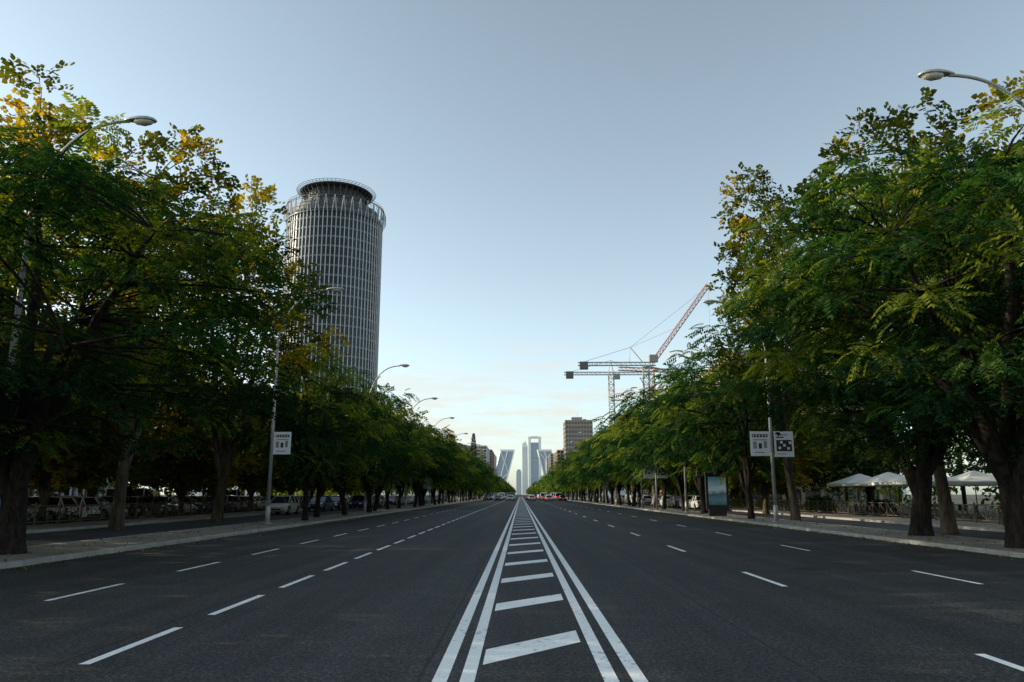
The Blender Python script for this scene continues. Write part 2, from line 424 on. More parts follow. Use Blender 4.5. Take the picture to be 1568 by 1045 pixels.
def conifer(x,y,H,rad,seed):
    r=np.random.default_rng(seed); n=4200
    t=r.uniform(0,1,n)**.8; z=1.5+(H-1.5)*t; tier=1-.35*((z*1.1)%1)
    az=r.uniform(0,6.28,n); q=r.uniform(.2,1,n)**.5*rad*(1-t)**.85*tier+.05
    p=np.stack([np.cos(az)*q,np.sin(az)*q,z],1)
    a=norm(np.stack([np.cos(az),np.sin(az),r.normal(-.2,.3,n)],1)+r.normal(0,.3,(n,3))); s=norm(np.cross(norm(r.normal(0,.4,(n,3))+np.array([0,0,1.])),a)); L_=r.uniform(.3,.6,(n,1))
    V=np.stack([p,p+a*L_*.5-s*L_*.2,p+a*L_,p+a*L_*.5+s*L_*.2],1).reshape(-1,3)
    mb=MB(); mb.tube([(0,0,0),(0,0,H*.95)],[.3,.04],6,0,False); tv=np.array(mb.v); tf=np.array(mb.f)+len(V)
    me=build_quads('conifer_tree',np.vstack([V,tv]),np.vstack([np.arange(n*4).reshape(-1,4),tf]),np.concatenate([np.ones(n),np.zeros(len(tf))]),np.concatenate([r.uniform(0,.4,n),np.zeros(len(tf))]),G)
    obj('conifer_tree',me,None,(x,y,0))
conifer(-15.2,250,21,3.0,77); conifer(-16.5,262,17,2.6,78)

# ------------------------------------------------------------------ buildings
def office(name,x0,x1,y0,y1,H,fl,bx,by,mwall,mglass=None,pier=.5,band=.9,roof=True):
    e=empty(name,((x0+x1)/2,(y0+y1)/2,0)); mg=mglass or M_bglass
    hx,hy=(x1-x0)/2,(y1-y0)/2
    b=MB(); b.box(-hx+.3,hx-.3,-hy+.3,hy-.3,0,H-.3); b.build('glazing',[mg],e)
    b=MB(); fh=H/fl
    for k in range(fl+1):
        z=k*fh; b.box(-hx,hx,-hy,hy,max(0,z-band/2),min(H,z+band/2) if k<fl else H+.6)
    b.build('floor_bands',[mwall],e)
    b=MB(); d=.06
    for i in range(bx+1):
        x=-hx+2*hx*i/bx
        for yy in (-hy-d,hy+d-.35): b.box(x-pier/2,x+pier/2,yy,yy+.35,0,H+.62)
    for i in range(by+1):
        yv=-hy+2*hy*i/by
        for xx in (-hx-d,hx+d-.35): b.box(xx,xx+.35,yv-pier/2,yv+pier/2,0,H+.63)
    b.build('piers',[mwall],e)
    if roof:
        b=MB(); b.box(-hx*.5,hx*.3,-hy*.5,hy*.5,H+.5,H+3.4); b.box(hx*.4,hx*.65,-hy*.2,hy*.3,H+.5,H+2.2); b.tube([(0,0,H+3.3),(0,0,H+8)],.08,5)
        b.build('roof_plant',[mwall],e)
    return e
W_sand=simple('facade_sand',(.42,.33,.22),.8,0,.12,.2); W_grey=simple('facade_grey',(.33,.32,.30),.8,0,.12,.2)
W_brown=simple('facade_brown',(.34,.28,.23),.8,0,.12,.2); W_white=simple('facade_white',(.6,.6,.59),.7,0,.08,.2)
W_brick=simple('facade_brick',(.32,.19,.13),.85,0,.15,.3)
office('office_building',32,54,112,135,22.0,8,8,8,W_sand,roof=False)
office('office_building',-80,-58,62,112,13,4,9,34,W_white,pier=.25,band=.5,roof=False)
office('apartment_slab_tower',35,56,600,625,58,17,9,9,W_brown,band=1.5)
office('apartment_building',-52,-34,500,560,32,9,7,20,W_grey)
office('apartment_building',-54,-33,640,700,39,12,7,20,W_sand)
office('apartment_building',-60,-36,820,900,52,15,8,22,W_white)
office('apartment_building',-60,-37,1000,1080,58,17,8,20,W_brick)
office('apartment_building',36,62,760,850,44,13,8,22,W_sand)
office('apartment_building',38,64,980,1080,52,15,8,22,W_grey)
office('apartment_building',60,90,330,380,22,7,9,14,W_brick)
office('apartment_building',44,70,1300,1400,60,17,8,20,W_white)
office('apartment_building',-74,-45,1350,1450,70,20,8,20,W_white)

def round_tower():
    e=empty('round_office_tower',(-75.6,298,0))
    Rr=18.8; H=113.0; nf=72
    Mfin=simple('tower_fins',(.50,.51,.52),.55,.0,.05,.2,.3); Mslab=simple('tower_spandrel',(.08,.095,.11),.5,.0,.15,.1,.3)
    Mlat=simple('lattice_steel',(.08,.08,.08),.6,.0)
    Mg=mat_glass('tower_glass',(.010,.018,.024),.25); Mg.node_tree.nodes['Principled BSDF'].inputs['Specular IOR Level'].default_value=.3
    def ring(rad,z,n=96): return [(rad*math.cos(2*math.pi*i/n),rad*math.sin(2*math.pi*i/n),z) for i in range(n)]
    b=MB(); b.loft([ring(Rr,0),ring(Rr,H-3)]); b.build('glass_shaft',[Mg],e)
    b=MB(); fl=29
    for k in range(fl):
        z=k*3.85+2; b.loft([ring(Rr-.1,z),ring(Rr+.2,z),ring(Rr+.2,z+.7),ring(Rr-.1,z+.7)],0,cap=False)
    b.build('floor_spandrels',[simple('tower_floor_edge',(.13,.155,.18),.6,.0,.15,.1,.3)],e)
    b=MB()
    for i in range(nf):
        a=2*math.pi*i/nf; mt=Matrix.Rotation(a,4,'Z'); b.box(Rr+.05,Rr+.38,-.16,.16,0,H-4,0,mt)
    b.build('vertical_fins',[Mfin],e)
    b=MB()
    def q(a,r_,z): return (r_*math.cos(a),r_*math.sin(a),z)
    for i in range(nf//2):
        a0=2*math.pi*(2*i)/nf; a1=2*math.pi*(2*i+1)/nf; am=(a0+a1)/2
        b.tube([q(a0,Rr+.4,H-4.6),q(am,Rr+.8,H+2.4)],.2,5); b.tube([q(a1,Rr+.4,H-4.6),q(am,Rr+.8,H+2.4)],.2,5)
    b.build('crown_struts',[Mfin],e)
    b=MB()
    for z,rr,t in ((H-4.2,Rr+.2,.4),(H+2.2,Rr+.5,.3)):
        b.loft([ring(rr,z),ring(rr+.4,z),ring(rr+.4,z+t),ring(rr,z+t),ring(rr,z)],cap=False)
    b.build('crown_rings',[Mslab],e)
    b=MB(); b.loft([ring(Rr-1.5,H-3.2),ring(Rr-1.5,H+1.2)],cap=False); b.build('crown_inner_wall',[Mslab],e)
    b=MB(); n=72
    for (r0,z0) in ((Rr+1.5,H+1.0),(Rr+1.5,H-2.0),(Rr+.6,H+3.4)):
        b.tube(ring(r0,z0,n)+[ring(r0,z0,n)[0]],.08,4)
    A=ring(Rr+1.5,H+1.0,n);B=ring(Rr+1.5,H-2.0,n);C=ring(Rr+.6,H+3.4,n)
    for i in range(n):
        b.tube([A[i],B[(i+1)%n]],.05,4); b.tube([A[i],B[i]],.05,4); b.tube([A[i],C[(i+1)%n]],.05,4)
    b.build('crown_lattice',[Mlat],e)
    T=9.0
    b=MB(); b.loft([ring(Rr-1,H-3.1),ring(Rr-1,H-2.6)]); 
    b.loft([ring(11.5,H-2),ring(11.5,H+T)]); b.build('plant_drum',[simple('drum_dark',(.03,.03,.03),.7)],e)
    b=MB()
    for i in range(36):
        a=2*math.pi*i/36; b.box(11.5,11.75,-.12,.12,H-1,H+T,0,Matrix.Rotation(a,4,'Z'))
        b.tube([q(a,11.5,H+T-4),q(a,14.2,H+T)],.14,4)
    for z in (H+2,H+5): b.loft([ring(11.5,z),ring(11.9,z),ring(11.9,z+.3),ring(11.5,z+.3)],cap=False)
    b.build('drum_ribs',[Mslab],e)
    b=MB(); b.loft([ring(11.4,H+T),ring(14.2,H+T+.1),ring(14.6,H+T+.7),ring(14.2,H+T+.9)]); b.build('helipad_deck',[simple('helipad_concrete',(.05,.05,.05),.8)],e)
    b=MB()
    for rr,z in ((14.9,H+T+.3),(15.4,H+T+.8),(15.9,H+T+1.3)): b.tube(ring(rr,z,60)+[ring(rr,z,60)[0]],.10,4)
    for i in range(60):
        a=2*math.pi*i/60; b.tube([q(a,14.2,H+T+.3),q(a,15.9,H+T+1.3)],.08,4)
    b.build('helipad_net',[Mlat],e)
    b=MB(); b.box(-4,1,-8,-5,H+T+1,H+T+2); b.tube([(3,0,H+T),(3,0,H+T+4)],.12,5)
    for i in range(9): b.box(13,15.5,-1.5,1.5,H-2.5,H+2.6,0,Matrix.Rotation(i*.7,4,'Z'))
    b.build('roof_equipment',[Mslab],e)
round_tower()

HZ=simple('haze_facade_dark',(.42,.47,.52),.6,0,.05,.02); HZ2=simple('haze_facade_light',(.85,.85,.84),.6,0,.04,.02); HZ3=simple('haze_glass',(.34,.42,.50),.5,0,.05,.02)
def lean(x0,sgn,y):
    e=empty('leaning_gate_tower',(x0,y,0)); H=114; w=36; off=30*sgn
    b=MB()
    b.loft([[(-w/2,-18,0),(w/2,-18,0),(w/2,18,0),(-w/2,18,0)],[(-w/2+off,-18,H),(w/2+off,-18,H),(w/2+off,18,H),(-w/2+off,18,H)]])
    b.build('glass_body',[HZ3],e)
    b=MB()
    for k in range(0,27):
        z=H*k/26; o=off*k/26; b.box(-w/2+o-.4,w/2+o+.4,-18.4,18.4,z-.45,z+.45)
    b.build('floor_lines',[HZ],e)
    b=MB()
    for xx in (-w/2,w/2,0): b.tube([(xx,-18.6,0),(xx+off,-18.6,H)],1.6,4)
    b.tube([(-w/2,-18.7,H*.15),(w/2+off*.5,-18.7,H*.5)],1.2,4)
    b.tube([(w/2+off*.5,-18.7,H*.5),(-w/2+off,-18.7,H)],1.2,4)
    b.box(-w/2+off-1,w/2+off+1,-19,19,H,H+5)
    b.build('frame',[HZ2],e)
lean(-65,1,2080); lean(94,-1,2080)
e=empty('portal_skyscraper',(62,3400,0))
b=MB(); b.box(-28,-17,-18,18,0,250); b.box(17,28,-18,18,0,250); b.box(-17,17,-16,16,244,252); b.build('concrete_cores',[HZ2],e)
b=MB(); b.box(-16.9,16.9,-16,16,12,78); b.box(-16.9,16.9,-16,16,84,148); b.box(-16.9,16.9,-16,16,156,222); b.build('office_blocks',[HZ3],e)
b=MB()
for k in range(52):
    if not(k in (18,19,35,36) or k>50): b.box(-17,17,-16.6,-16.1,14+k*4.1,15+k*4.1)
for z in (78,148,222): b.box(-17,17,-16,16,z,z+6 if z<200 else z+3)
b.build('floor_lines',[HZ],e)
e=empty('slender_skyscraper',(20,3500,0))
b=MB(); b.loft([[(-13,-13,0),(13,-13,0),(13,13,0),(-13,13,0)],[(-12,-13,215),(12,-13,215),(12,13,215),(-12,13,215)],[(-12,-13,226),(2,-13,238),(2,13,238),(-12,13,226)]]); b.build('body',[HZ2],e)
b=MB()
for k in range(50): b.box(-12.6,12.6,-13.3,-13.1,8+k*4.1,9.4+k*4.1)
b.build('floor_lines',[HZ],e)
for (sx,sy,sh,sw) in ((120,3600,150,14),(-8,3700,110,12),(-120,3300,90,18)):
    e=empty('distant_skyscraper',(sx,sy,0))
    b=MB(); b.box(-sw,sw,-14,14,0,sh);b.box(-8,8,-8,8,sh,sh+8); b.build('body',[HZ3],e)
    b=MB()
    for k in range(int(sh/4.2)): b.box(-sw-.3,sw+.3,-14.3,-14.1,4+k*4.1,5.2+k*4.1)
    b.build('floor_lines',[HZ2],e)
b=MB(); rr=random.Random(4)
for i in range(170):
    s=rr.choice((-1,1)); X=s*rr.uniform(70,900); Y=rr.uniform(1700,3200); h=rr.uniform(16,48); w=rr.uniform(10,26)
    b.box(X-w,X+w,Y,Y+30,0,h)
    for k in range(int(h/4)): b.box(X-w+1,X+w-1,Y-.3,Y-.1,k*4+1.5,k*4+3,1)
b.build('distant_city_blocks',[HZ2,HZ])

# ------------------------------------------------------------------ cranes
def lattice(b,p0,p1,w,n,m=0,r=.09,tri=False):
    p0=Vector(p0);p1=Vector(p1); t=(p1-p0).normalized(); ref=Vector((0,1,0)) if abs(t.y)<.9 else Vector((1,0,0))
    a=t.cross(ref).normalized(); c=t.cross(a)
    cs=[a*w/2+c*w/2,-a*w/2+c*w/2,-a*w/2-c*w/2,a*w/2-c*w/2]
    for k in cs: b.tube([p0+k,p1+k],r*1.4,4,m)
    for i in range(n):
        q0=p0.lerp(p1,i/n); q1=p0.lerp(p1,(i+1)/n)
        for j in range(4):
            b.tube([q0+cs[j],q1+cs[(j+1)%4]],r*.8,4,m); b.tube([q0+cs[j],q0+cs[(j+1)%4]],r*.7,4,m)
M_cr=simple('crane_red',(.42,.16,.08),.5,0,.1); M_cg=simple('crane_grey',(.27,.26,.25),.5,0,.1); M_cw=simple('crane_counterweight',(.12,.12,.12),.8)
e=empty('luffing_tower_crane')
b=MB(); lattice(b,(38,230,0),(38,230,40),1.7,20,0,.09); lattice(b,(17.5,230,40.4),(41,230,40.4),1.0,16,0,.06); b.box(39,41.5,228.5,230,40.8,43)
b.tube([(33,230,41),(33.5,230,45.5),(37,230,41)],.15,4); b.build('mast_and_counterjib',[M_cg],e)
b=MB(); lattice(b,(40.5,230,41.3),(57.6,228,64.6),1.2,20,0,.09); b.build('jib',[M_cr],e)
b=MB(); b.tube([(56.5,228,63.4),(33.5,230,45.5)],.05,4); b.tube([(48,229,51.6),(33.5,230,45.5)],.04,4); b.tube([(33.5,230,45.5),(19,230,41)],.06,4); b.tube([(57.5,228,64),(57.5,228,40)],.04,4)
b.box(18,20.5,229,231,38.8,41.0,1); b.build('cables_and_counterweight',[M_cg,M_cw],e)
e=empty('tower_crane')
b=MB(); lattice(b,(29.8,250,0),(29.8,250,41),1.7,20,0,.09); lattice(b,(14.4,250,40.6),(42,250,40.6),.9,18,0,.06); b.tube([(29,250,41),(29.8,250,45),(30.6,250,41)],.15,4); b.box(30.8,32.6,248.8,250,38.6,40.4); b.build('mast_and_jib',[M_cg],e)
b=MB(); b.tube([(29.8,250,45),(16,250,41)],.05,4); b.tube([(29.8,250,45),(40,250,41)],.05,4); b.box(15,17.4,249,251,39,41.2,1); b.build('cables_and_counterweight',[M_cg,M_cw],e)
e=empty('tower_crane')
b=MB(); lattice(b,(44,255,0),(44,255,43),1.7,20,0,.09); lattice(b,(33,255,43),(60,262,43),1.1,18,0,.07); b.tube([(43.5,255,43.5),(44,255,47),(44.6,255,43.5)],.15,4); b.build('mast_and_jib',[M_cr],e)

# ------------------------------------------------------------------ street lamps, banners
def bez(a,b_,c,n=12):
    a,b_,c=Vector(a),Vector(b_),Vector(c); return [a*(1-t)**2+b_*2*t*(1-t)+c*t*t for t in [i/n for i in range(n+1)]]
def lamp_meshes(s):
    b=MB(); b.tube([(0,0,0),(0,0,.9)],[.13,.12],12); b.tube([(0,0,.9),(0,0,5),(0,0,9.7)],[.10,.085,.055],12)
    b.tube([(0,0,.0),(0,0,.05)],.22,12)
    b.tube(bez((0,0,9.6),(s*.55,0,12.3),(s*2.6,0,12.3),16),.045,8)
    h=MB(); rings=[]
    for t,wy,zt in ((0,.05,.05),(.1,.09,.08),(.25,.14,.11),(.5,.19,.14),(.75,.19,.13),(.92,.13,.09),(1,.04,.03)):
        x=s*(2.45+.95*t); z=12.33-.02*t
        rings.append([(x,wy*math.cos(a),z+(zt*math.sin(a) if math.sin(a)>0 else .02*math.sin(a))) for a in [2*math.pi*i/14 for i in range(14)]])
    h.loft(rings,0)
    g=MB(); rings=[]
    for t,wy in ((0,.03),(.15,.12),(.5,.165),(.85,.12),(1,.03)):
        x=s*(2.72+.6*t); rings.append([(x,wy*math.cos(a),12.305+wy*.85*(math.sin(a) if math.sin(a)<0 else .03)) for a in [2*math.pi*i/14 for i in range(14)]])
    g.loft(rings,0)
    return b,h,g
cache={}
def street_lamp(x,y,s):
    e=empty('street_lamp',(x,y,.13))
    if s not in cache:
        p,h,g=lamp_meshes(s)
        cache[s]=[p.build('pole_and_arm',[M_pole],e,True).data,h.build('lamp_head',[M_pole],e,True).data,g.build('glass_bowl',[M_glassbowl],e,True).data]
    else:
        for n,me in zip(('pole_and_arm','lamp_head','glass_bowl'),cache[s]): obj(n,me,e)
    return e
LL=[20.9,40,65,88,111,140,165,190,215]; RR=[18.6,43,66,90,114,138,162,188,214]
lampL=[street_lamp(-14.15 if y<30 else -12.9,y,1) for y in LL]; lampR=[street_lamp(13.9,y,-1) for y in RR]
def banner(parent,x0,x1,z0,z1,style=0,y=-.12):
    b=MB(); b.box(x0,x1,y-.02,y,z0,z1,0)
    w=x1-x0;h=z1-z0
    def mk(a0,a1,c0,c1,m): b.box(x0+w*a0,x0+w*a1,y-.025,y-.0215,z0+h*c0,z0+h*c1,m)
    if style==0:
        mk(.1,.9,.76,.88,1)
        for i in range(5): b.box(x0+w*(.14+.155*i),x0+w*(.2+.155*i),y-.03,y-.027,z0+h*.79,z0+h*.85,0)
        mk(.14,.32,.3,.58,2); mk(.42,.58,.3,.52,1); mk(.68,.84,.32,.6,2); mk(.14,.86,.64,.665,1); mk(.2,.7,.12,.16,2)
    else:
        mk(.1,.9,.22,.66,1); mk(.1,.5,.74,.79,1); mk(.1,.7,.84,.88,2); mk(.1,.6,.1,.13,2)
        for (a,c) in ((.2,.3),(.45,.4),(.65,.28),(.75,.5),(.3,.52)): b.box(x0+w*a,x0+w*(a+.13),y-.03,y-.027,z0+h*c,z0+h*(c+.1),0)
    for z in (z0+.02,z1-.04): b.box(min(x0,0),max(x1,0),y+.02,y+.05,z,z+.03,3)
    b.build('banner',[M_white,M_black,M_grey,M_pole],parent)
banner(lampR[1],-1.2,-.12,3.55,4.9,0); banner(lampR[1],.12,1.18,3.5,4.9,1)
banner(lampL[1],.12,1.02,3.5,4.65,0)
for l in (lampL[2],lampL[4],lampR[3]): banner(l,.1,.9,3.3,4.4,0); banner(l,-.9,-.1,3.3,4.4,1)
e=empty('banner_pole',(13.0,75,.13)); b=MB(); b.tube([(0,0,0),(0,0,7.2)],[.1,.06],10); b.build('pole',[M_pole],e,True); banner(e,-1.2,-.1,3.0,4.2,0); banner(e,.1,1.1,3.0,4.2,1)

M_sig=simple('signal_lens',(.12,.08,.02),.3)
def traffic_light(x,y):
    e=empty('traffic_light',(x,y,.13)); b=MB(); b.tube([(0,0,0),(0,0,3.4)],.06,8); b.box(-.16,.16,-.14,.1,2.5,3.4)
    b.tube([(0,0,3.4),(0,0,5.6),(-math.copysign(2.5,x),0,6)],.05,8); X=-math.copysign(2.6,x); b.box(X-.18,X+.18,-.14,.1,5.4,6.4)
    b.build('pole_and_housing',[M_dark],e)
    l=MB()
    for cx,zz in ((0,2.65),(0,2.95),(0,3.25),(X,5.6),(X,5.9),(X,6.2)): l.tube([(cx,-.145,zz),(cx,-.2,zz)],.1,10)
    l.build('lenses',[M_sig],e)
for x in (-12.6,14): 
    for y in (150,232): traffic_light(x,y)
def direction_sign(x,y,m):
    e=empty('direction_sign',(x,y,.13)); b=MB(); b.tube([(-.7,0,0),(-.7,0,3.6)],.05,8); b.tube([(.7,0,0),(.7,0,3.6)],.05,8); b.build('posts',[M_pole],e)
    b=MB(); b.box(-1,1,-.1,-.055,2.2,3.6,0); b.box(-.93,.93,-.106,-.102,2.27,2.31,1); b.box(-.93,.93,-.106,-.102,3.49,3.53,1)
    b.box(-.7,.4,-.106,-.102,3.05,3.25,1); b.box(-.7,.6,-.106,-.102,2.6,2.8,1); b.build('panel',[m,M_white],e)
direction_sign(14.0,123,M_blue); direction_sign(-12.5,102,M_white)
def round_sign(x,y):
    e=empty('traffic_sign',(x,y,.13)); b=MB(); b.tube([(0,0,0),(0,0,3)],.035,8); b.build('post',[M_pole],e)
    b=MB(); b.tube([(0,-.05,2.7),(0,-.07,2.7)],.33,20,0); b.tube([(0,-.072,2.7),(0,-.078,2.7)],.24,20,1); b.build('disc',[M_red,M_white],e)
for x,y in ((14.2,84),(-12.5,128)): round_sign(x,y)

def mat_poster():
    m,nt,b=newmat('poster_print'); t=N(nt,'ShaderNodeTexCoord'); sp=N(nt,'ShaderNodeSeparateXYZ'); nt.links.new(t.outputs['Object'],sp.inputs[0])
    nz=noise(nt,2.2,8,t.outputs['Object']); a=N(nt,'ShaderNodeMath',operation='MULTIPLY_ADD'); nt.links.new(nz,a.inputs[0]); a.inputs[1].default_value=.8; nt.links.new(sp.outputs['Z'],a.inputs[2])
    mu=N(nt,'ShaderNodeMath',operation='MULTIPLY'); nt.links.new(a.outputs[0],mu.inputs[0]); mu.inputs[1].default_value=.32
    c=ramp(nt,mu.outputs[0],[(.3,(.02,.05,.07)),(.50,(.08,.22,.28)),(.62,(.04,.10,.13)),(.70,(.45,.60,.66)),(.95,(.10,.26,.36))])
    nt.links.new(c,b.inputs['Base Color']); b.inputs['Roughness'].default_value=.15; b.inputs['Specular IOR Level'].default_value=.7
    nt.links.new(c,b.inputs['Emission Color']); b.inputs['Emission Strength'].default_value=.12
    return m
e=empty('advertising_panel',(13.75,55,.13))
b=MB(); b.box(-.78,.78,-.12,.12,.45,2.85); b.box(-.82,.82,-.15,.15,2.85,2.97); b.box(-.6,.6,-.1,.1,0,.45); b.build('casing',[M_dark],e)
b=MB(); b.box(-.62,.62,-.14,-.124,.75,2.68); b.build('backlit_poster',[mat_poster()],e)

e=empty('recycling_container',(-21.6,31,.13))
b=MB(); b.loft([[(-.75,-.5,.12),(.75,-.5,.12),(.75,.5,.12),(-.75,.5,.12)],[(-.85,-.6,1.1),(.85,-.6,1.1),(.85,.6,1.1),(-.85,.6,1.1)],[(-.8,-.5,1.35),(.8,-.5,1.35),(.8,.5,1.35),(-.8,.5,1.35)],[(-.7,-.25,1.5),(.7,-.25,1.5),(.7,.25,1.5),(-.7,.25,1.5)]]); 
b.box(-.3,.3,-.63,-.57,.95,1.05,1)
for x in (-.6,.6):
    for y in (-.4,.4): b.tube([(x-.04,y,.09),(x+.04,y,.09)],.09,10,1)
b.build('container_body',[M_blue,M_dark],e)

def railing(x,y0,y1):
    b=MB(); y=y0
    while y<y1:
        b.box(x-.035,x+.035,y-.035,y+.035,.12,1.2)
        for z in (.25,1.03): b.box(x-.02,x+.02,y+.037,y+1.963,z,z+.05)
        b.tube([(x,y+.03,.3),(x,y+1.0,1.03)],.018,4); b.tube([(x+.03,y+1.0,.3),(x+.03,y+.03,1.03)],.018,4)
        b.tube([(x,y+1.0,.3),(x,y+1.97,1.03)],.018,4); b.tube([(x+.03,y+1.97,.3),(x+.03,y+1.0,1.03)],.018,4)
        b.box(x-.015,x+.015,y+.985,y+1.015,.3,1.03); y+=2
    b.build('railing',[M_rail])
railing(-23.6,26,170); railing(24.1,30,150); 
def hedge(x0,x1,y0,y1,h,seed,name='hedge'):
    r=np.random.default_rng(seed); n=int((x1-x0)*(y1-y0)*h*260)+400
    p=np.stack([r.uniform(x0,x1,n),r.uniform(y0,y1,n),r.uniform(.1,h,n)*r.uniform(.9,1.1,n)],1)
    a=norm(r.normal(0,1,(n,3))); u=norm(r.normal(0,1,(n,3))); s=norm(np.cross(u,a)); L_=r.uniform(.08,.16,(n,1))
    V=np.stack([p,p+a*L_*.5-s*L_*.3,p+a*L_,p+a*L_*.5+s*L_*.3],1).reshape(-1,3)
    me=build_quads(name,V,np.arange(n*4).reshape(-1,4),np.zeros(n),np.clip(r.uniform(0,.7,n),0,1),[M_leafG]); obj(name,me)
hedge(25,26.2,76,110,1.1,1); hedge(-25.4,-24.6,30,44,.7,2); hedge(-25.4,-24.6,90,110,1.0,3)
def bush(x,y,rad,seed):
    r=np.random.default_rng(seed); n=5000
    d=norm(r.normal(0,1,(n,3))); p=d*(r.uniform(.5,1,(n,1))**.5)*rad*(1+.15*np.sin(d[:,0:1]*7+d[:,2:3]*5)); p[:,2]=np.abs(p[:,2])*.95
    a=norm(r.normal(0,1,(n,3))+d); u=norm(r.normal(0,1,(n,3))); s=norm(np.cross(u,a)); L_=r.uniform(.12,.2,(n,1))
    V=np.stack([p,p+a*L_*.5-s*L_*.3,p+a*L_,p+a*L_*.5+s*L_*.3],1).reshape(-1,3)
    me=build_quads('bush',V,np.arange(n*4).reshape(-1,4),np.zeros(n),r.uniform(0,.6,n),[M_leafG]); obj('bush',me,None,(x,y,0))
bush(26,69,1.5,4); bush(33,72,1.1,5); bush(-27,38,1.3,8); bush(-26.5,29,1.4,9)

M_canvas=simple('cream_canvas',(.80,.78,.70),.8,0,.06)
def parasol(x,y,s=1):
    e=empty('cafe_parasol',(x,y,0)); b=MB(); w=1.9*s
    b.loft([[(-w,-w,2.45),(w,-w,2.45),(w,w,2.45),(-w,w,2.45)],[(-w*.5,-w*.5,2.8),(w*.5,-w*.5,2.8),(w*.5,w*.5,2.8),(-w*.5,w*.5,2.8)],[(-.08,-.08,3.2),(.08,-.08,3.2),(.08,.08,3.2),(-.08,.08,3.2)]],cap=False)
    for (p,q) in (((-w,-w),(w,-w)),((w,-w),(w,w)),((w,w),(-w,w)),((-w,w),(-w,-w))): b.quad((*p,2.25),(*q,2.25),(*q,2.45),(*p,2.45))
    b.build('canopy',[M_canvas],e)
    b=MB(); b.tube([(0,0,0),(0,0,3.25)],.035,8); b.box(-.4,.4,-.4,.4,0,.1)
    for a in range(4): 
        dx,dy=((w,w),(w,-w),(-w,w),(-w,-w))[a]; b.tube([(0,0,2.9),(dx*.97,dy*.97,2.44)],.015,4)
    b.build('pole_and_ribs',[M_dark],e)
for x,y in ((26.8,62),(30.8,64),(27,57.5),(31,59),(26.9,52.8),(31.2,54),(35,62)): parasol(x,y)
def table(x,y):
    e=empty('cafe_table',(x,y,0)); b=MB(); b.tube([(0,0,.72),(0,0,.75)],.4,16); b.tube([(0,0,0),(0,0,.72)],.03,8); b.tube([(0,0,0),(0,0,.03)],.25,12)
    b.build('table',[M_pole],e)
    b=MB()
    for s in (-1,1):
        X=s*.75; b.box(X-.22,X+.22,-.22,.22,.43,.46); b.box(X+s*.2-.015,X+s*.2+.015,-.22,.22,.46,.9)
        for i in (-.2,.2):
            for j in (-.2,.2): b.box(X+i-.015,X+i+.015,j-.015,j+.015,0,.43)
    b.build('chairs',[M_dark],e)
for x,y in ((26.8,60.8),(27,56),(31,57.5),(26.9,51.3),(31.2,52.6)): table(x,y)

